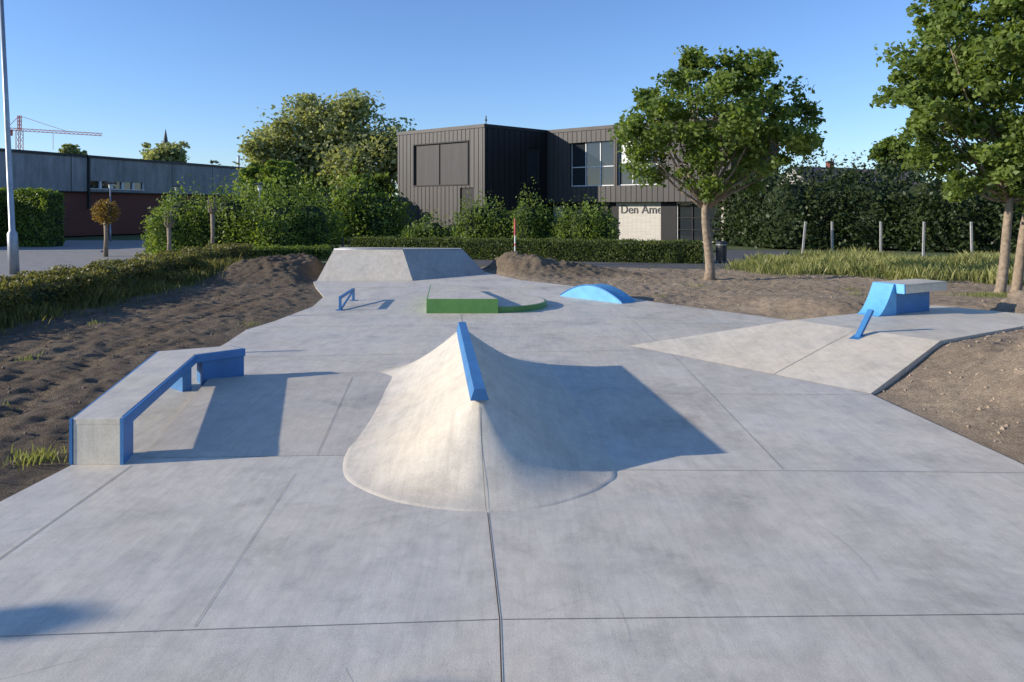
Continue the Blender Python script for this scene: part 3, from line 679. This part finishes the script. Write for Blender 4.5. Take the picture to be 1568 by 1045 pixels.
class Wall:
    def __init__(s,p0,p1):
        s.p0=Vector((*p0,0)); s.p1=Vector((*p1,0)); d=s.p1-s.p0; s.L=d.length; s.d=d/s.L; s.n=Vector((s.d.y,-s.d.x,0))
    def pt(s,u,z,o=0): return tuple(s.p0+s.d*u+s.n*o+Vector((0,0,z)))
    def box(s,mb,u0,u1,z0,z1,o0,o1,m=0):
        a=[s.pt(u0,0,o0)[:2],s.pt(u1,0,o0)[:2],s.pt(u1,0,o1)[:2],s.pt(u0,0,o1)[:2]]; mb.prism(a,z0,z1,m)
    def wall(s,mb,z0,z1,ops,depth=.25,m=0,mg=1,mr=0):
        us=sorted({0,s.L,*[o[0] for o in ops],*[o[1] for o in ops]}); zs=sorted({z0,z1,*[o[2] for o in ops],*[o[3] for o in ops]})
        for i in range(len(us)-1):
            for j in range(len(zs)-1):
                uc=(us[i]+us[i+1])/2; zc=(zs[j]+zs[j+1])/2
                if any(o[0]<uc<o[1] and o[2]<zc<o[3] for o in ops): continue
                mb.face([s.pt(us[i],zs[j]),s.pt(us[i+1],zs[j]),s.pt(us[i+1],zs[j+1]),s.pt(us[i],zs[j+1])],m)
        for (a,b,c,e,*r) in ops:
            g=r[0] if r else mg
            mb.face([s.pt(a,c,-depth),s.pt(b,c,-depth),s.pt(b,e,-depth),s.pt(a,e,-depth)],g)
            for q in (((a,c),(a,e)),((b,c),(b,e)),((a,c),(b,c)),((a,e),(b,e))):
                (u,z),(u2,z2)=q; mb.face([s.pt(u,z),s.pt(u2,z2),s.pt(u2,z2,-depth),s.pt(u,z,-depth)],mr)
    def ribs(s,mb,z0,z1,step,ops,m=0,w=.035,o=.035):
        u=step/2
        while u<s.L:
            segs=[(z0,z1)]
            for (a,b,c,e,*r) in ops:
                if a-.05<u<b+.05:
                    ns=[]
                    for (q,t) in segs:
                        if c>q: ns.append((q,min(t,c)))
                        if e<t: ns.append((max(q,e),t))
                    segs=[x for x in ns if x[1]-x[0]>.05]
            for q,t in segs: s.box(mb,u-w/2,u+w/2,q,t,.001,o,m)
            u+=step
def main_building():
    e=empty('community_centre_building'); H=9.15
    Lp=(-9.96,64.4);C=(-2.15,58.0);R=(3.0,62.8);E=(15.6,52.7);Fp=(21.0,58.2)
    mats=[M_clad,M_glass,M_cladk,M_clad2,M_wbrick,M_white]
    mb=MB()
    w1=Wall(Lp,C)
    op1=[(2.1,8.3,4.5,7.9,3),(7.45,9.0,0,4.2,2)]
    w1.wall(mb,0,H,op1,.12); w1.ribs(mb,0,H-.25,.46,op1)
    for u0,u1,z0,z1 in ((2.0,2.1,4.4,8.0),(8.3,8.4,4.4,8.0),(2.1,8.3,7.9,8.0),(2.1,8.3,4.4,4.5)): w1.box(mb,u0,u1,z0,z1,0.002,.07,2)
    w1.box(mb,5.0,5.05,4.5,7.9,-.118,-.05,2)
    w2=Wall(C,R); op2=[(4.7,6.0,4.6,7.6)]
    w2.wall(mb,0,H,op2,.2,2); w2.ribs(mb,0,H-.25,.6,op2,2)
    w3=Wall(R,E); L3=w3.L
    op3=[(2.3,6.5,4.35,7.95),(6.8,10.6,4.35,7.95)]
    w3.wall(mb,3.05,H,op3,.35); w3.ribs(mb,3.05,H-.25,.46,op3)
    for (a,b,c,d_) in op3:
        n=3
        for i in range(n+1):
            u=a+(b-a)*i/n; w3.box(mb,max(a,u-.04),min(b,u+.04),c,d_,-.34,-.28,5)
        w3.box(mb,a,b,5.9,5.97,-.337,-.29,5); w3.box(mb,a,b,c,c+.08,-.335,-.25,5)
    w3.box(mb,7.0,8.2,6.1,7.9,-.345,-.3,5)
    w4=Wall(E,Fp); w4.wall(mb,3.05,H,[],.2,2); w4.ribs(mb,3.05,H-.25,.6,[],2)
    def back(w,o,u): return w.pt(u,0,o)[:2]
    l0=back(w3,-.9,0); l1=back(w3,-.9,L3-.9)
    wl=Wall(l0,l1)
    opl=[(1.0,5.4,.1,2.7),(11.6,wl.L-.2,.1,2.9)]
    wl.wall(mb,0,3.049,opl,.15,4)
    for a,b,c,d_ in opl:
        n=int((b-a)/.9)
        for i in range(n+1):
            u=a+(b-a)*i/n; wl.box(mb,max(a,u-.04),min(b,u+.04),c,d_,-.14,-.06,2)
        for zz in (.9,1.8): wl.box(mb,a,b,zz,zz+.06,-.137,-.07,2)
    f1=(Fp[0]-.9*0.7,Fp[1]+.2); wr=Wall(l1,(f1[0]-.6,f1[1]+.3)); wr.wall(mb,0,3.049,[(.6,4.5,.1,2.6)],.15,2)
    mb.face([(*R,3.05),(*E,3.05),(*Fp,3.05),(16,70,3.05)],2)
    wl.box(mb,.0,6.2,2.72,3.04,.01,.05,2); wl.box(mb,10.2,11.5,.0,3.04,.01,.06,2); wl.box(mb,5.45,6.4,0,2.72,.01,.05,2)
    for a,b in ((Fp,(14,72)),((14,72),(-4,79)),((-4,79),Lp)):
        w=Wall(a,b); w.wall(mb,0,H,[],.1,0)
    mb.face([(*p,H-.12) for p in (Lp,C,R,E,Fp,(14,72),(-4,79))],2)
    for w,m in ((w1,0),(w2,2),(w3,0),(w4,2)): w.box(mb,-.04,w.L+.0,H-.25,H+.03,.003,.07,m)
    mb.build('walls',mats,e)
    cu=bpy.data.curves.new('lettering','FONT'); cu.body='Den Amer'; cu.size=.95; cu.extrude=.02; cu.materials.append(M_dark)
    t=bpy.data.objects.new('lettering',cu); COL.objects.link(t); t.parent=e
    p=wl.pt(6.6,2.15,.03); t.location=p; t.rotation_euler=(math.pi/2,0,math.atan2(wl.d.y,wl.d.x))
    mb=MB(); mb.tube([(C[0]+.1,C[1]+.3,H-.1),(C[0]+.1,C[1]+.3,H+.7)],[.05,.05],6); mb.tube([(C[0]+.1,C[1]+.3,H+.3),(C[0]+.1,C[1]+.3,H+.5)],[.12,.05],6); mb.build('roof_vent',[M_dark],e)
main_building()

def factory():
    e=empty('factory_building'); H=7.5
    m,nt,b=mat('precast_panels'); co=coords(nt); c=ramp(nt,noise(nt,coords(nt,(.5,.5,.25)),1.5,6,.7),[(.3,(.25,.245,.24)),(.7,(.40,.39,.38))])
    c=mix(nt,c,ramp(nt,noise(nt,coords(nt,(1.2,1.2,.12)),2.5,5,.7),[(.35,.6),(.6,1.0)]),.6,'MULTIPLY'); nt.links.new(c,b.inputs['Base Color']); b.inputs['Roughness'].default_value=.85
    A=(-49.5,42.3);B=(-39.77,69.4);C_=(-31.8,91.5)
    mb=MB(); mats=[m,M_glass,M_rbrick,M_white,M_dark]
    w=Wall(A,C_); ub=(Vector(B)-Vector(A)).length
    ops=[(ub+.1,ub+6.5,4.45,5.15)]
    w.wall(mb,4.15,H,ops,.2)
    for i in range(6):
        u=ub+.1+6.4*i/5; w.box(mb,max(u-.12,ub+.1),min(u+.12,ub+6.5),4.45,5.15,-.19,-.05,3)
    w.box(mb,ub+.1,ub+6.5,4.36,4.449,.0,.1,3)
    u=3.
    while u<w.L:
        if not(ub-.2<u<ub+7): w.box(mb,u-.03,u+.03,4.15,H-.2,.001,.02,4)
        u+=6.
    w.box(mb,ub-.15,ub,2.5,H+.05,.0,.25,4)
    w.box(mb,0,w.L,H-.18,H+.05,.002,.12,4); w.box(mb,0,w.L,4.05,4.149,-.3,.06,4)
    wl=Wall(w.pt(0,0,-.25)[:2],w.pt(w.L,0,-.25)[:2]); wl.wall(mb,0,4.05,[(ub-14,ub-9,0,3.2,4)],.15,2)
    mb.face([(*A,H-.1),(*C_,H-.1),(-90,110,H-.1),(-100,60,H-.1)],4)
    for a,b in ((C_,(-90,110)),((-90,110),(-100,60)),((-100,60),A)):
        Wall(a,b).wall(mb,0,H,[],.1,0)
    mb.tube([(-34.2,92.5,H-.2),(-34.2,92.5,H+1.6)],[.16,.16],8,3)
    mb.build('walls',mats,e)
factory()
def house(name,x,y,w,dp,eave,ridge,rot,wallm,roofm):
    e=empty(name); mb=MB(); c,s=math.cos(rot),math.sin(rot)
    def P(a,b,z): return (x+a*c-b*s,y+a*s+b*c,z)
    hw,hd=w/2,dp/2
    for a,b in (((-hw,-hd),(hw,-hd)),((hw,hd),(-hw,hd))): mb.face([P(*a,0),P(*b,0),P(*b,eave),P(*a,eave)],0)
    for sx in (-1,1): mb.face([P(sx*hw,-hd,0),P(sx*hw,hd,0),P(sx*hw,hd,eave),P(sx*hw,0,ridge),P(sx*hw,-hd,eave)],0)
    o=.3
    for sy in (-1,1): mb.face([P(-hw-o,sy*(hd+o),eave-.15),P(hw+o,sy*(hd+o),eave-.15),P(hw+o,0,ridge+.1),P(-hw-o,0,ridge+.1)],1)
    mb.build('shell',[wallm,roofm],e)
    mb=MB(); mb.prism([P(1.5,.2,0)[:2],P(2.2,.2,0)[:2],P(2.2,.9,0)[:2],P(1.5,.9,0)[:2]],eave,ridge+.9); mb.build('chimney',[M_rbrick],e)
    mb=MB()
    for a in (-.6,0.,.6): mb.prism([P(a*hw-.5,-hd-.02,0)[:2],P(a*hw+.5,-hd-.02,0)[:2],P(a*hw+.5,-hd-.06,0)[:2],P(a*hw-.5,-hd-.06,0)[:2]],eave-1.8,eave-.6)
    mb.build('windows',[M_glass],e)
M_roof=simple('roof_tiles',(.09,.08,.075),.8,0,.2,2)
house('gabled_house',38.5,92,9,8,4.8,7.6,.35,M_render,M_roof); house('gabled_house',48,98,10,8,5.0,7.7,-.1,M_rbrick,M_roof)

def crane():
    e=empty('tower_crane'); mb=MB(); X=-146.5;Y=220
    def lattice(a,b,w,n):
        a=Vector(a);b=Vector(b); d=(b-a).normalized(); up=Vector((0,1,0)) if abs(d.z)>.5 else Vector((0,0,1)); s=d.cross(up).normalized()
        co=[s*w/2+up*w/2,s*w/2-up*w/2,-s*w/2-up*w/2,-s*w/2+up*w/2]
        for c in co: mb.bar(a+c,b+c,.13,.13)
        for i in range(n):
            p=a.lerp(b,i/n);q=a.lerp(b,(i+1)/n)
            for k in range(4): mb.bar(p+co[k],q+co[(k+1)%4],.07,.07)
    lattice((X,Y,0),(X,Y,26),1.3,14); lattice((X-4,Y,26.3),(X+24.5,Y,24.6),.7,22); lattice((X,Y,26),(X,Y,30.3),.7,4)
    mb.bar((X,Y,30.2),(X+14,Y,25.6),.12,.12); mb.bar((X,Y,30.2),(X-4,Y,26.4),.12,.12); mb.bar((X-4,Y,25.2),(X-2.4,Y,25.2),1.2,1.8)
    mb.bar((X+10,Y,25),(X+10,Y,20),.08,.08)
    mb.build('lattice',[M_red],e)
crane()
mb=MB(); mb.tube([(-140.5,300,0),(-140.5,300,26)],[2,2],4); mb.tube([(-140.5,300,26),(-140.5,300,35)],[1.6,.05],8); mb.build('church_spire',[M_roof])

# ------------------------------------------------------------------ light + camera
EL=math.radians(17); az=Vector((-.984,-.177,0)).normalized()
sun=bpy.data.lights.new('sun','SUN'); sun.energy=5; sun.angle=math.radians(.5); sun.color=(1.14,1.04,.90)
so=bpy.data.objects.new('sun',sun); COL.objects.link(so)
dirv=-(az*math.cos(EL)+Vector((0,0,math.sin(EL)))); so.rotation_euler=dirv.to_track_quat('-Z','Y').to_euler(); so.location=(-20,-5,20)
w=bpy.data.worlds.new('World'); scene.world=w; w.use_nodes=True; nt=w.node_tree
sk=nt.nodes.new('ShaderNodeTexSky'); sk.sky_type='NISHITA'; sk.sun_disc=False; sk.sun_elevation=EL; sk.sun_rotation=math.atan2(az.x,az.y)%(2*math.pi)
sk.air_density=1.0; sk.dust_density=.1; sk.ozone_density=3
tn=mix(nt,sk.outputs[0],(.98,1.12,1.46),1,'MULTIPLY')
nt.links.new(tn,nt.nodes['Background'].inputs[0]); nt.nodes['Background'].inputs[1].default_value=.143
cam=bpy.data.cameras.new('camera'); cam.lens=26; cam.sensor_width=36; cam.shift_y=-.129; cam.clip_end=4000; cam.clip_start=.05
co=bpy.data.objects.new('camera',cam); COL.objects.link(co); co.location=(0,0,2.5); co.rotation_euler=(math.pi/2,0,0); scene.camera=co
scene.view_settings.view_transform='Standard'; scene.view_settings.look='None'; scene.view_settings.exposure=0
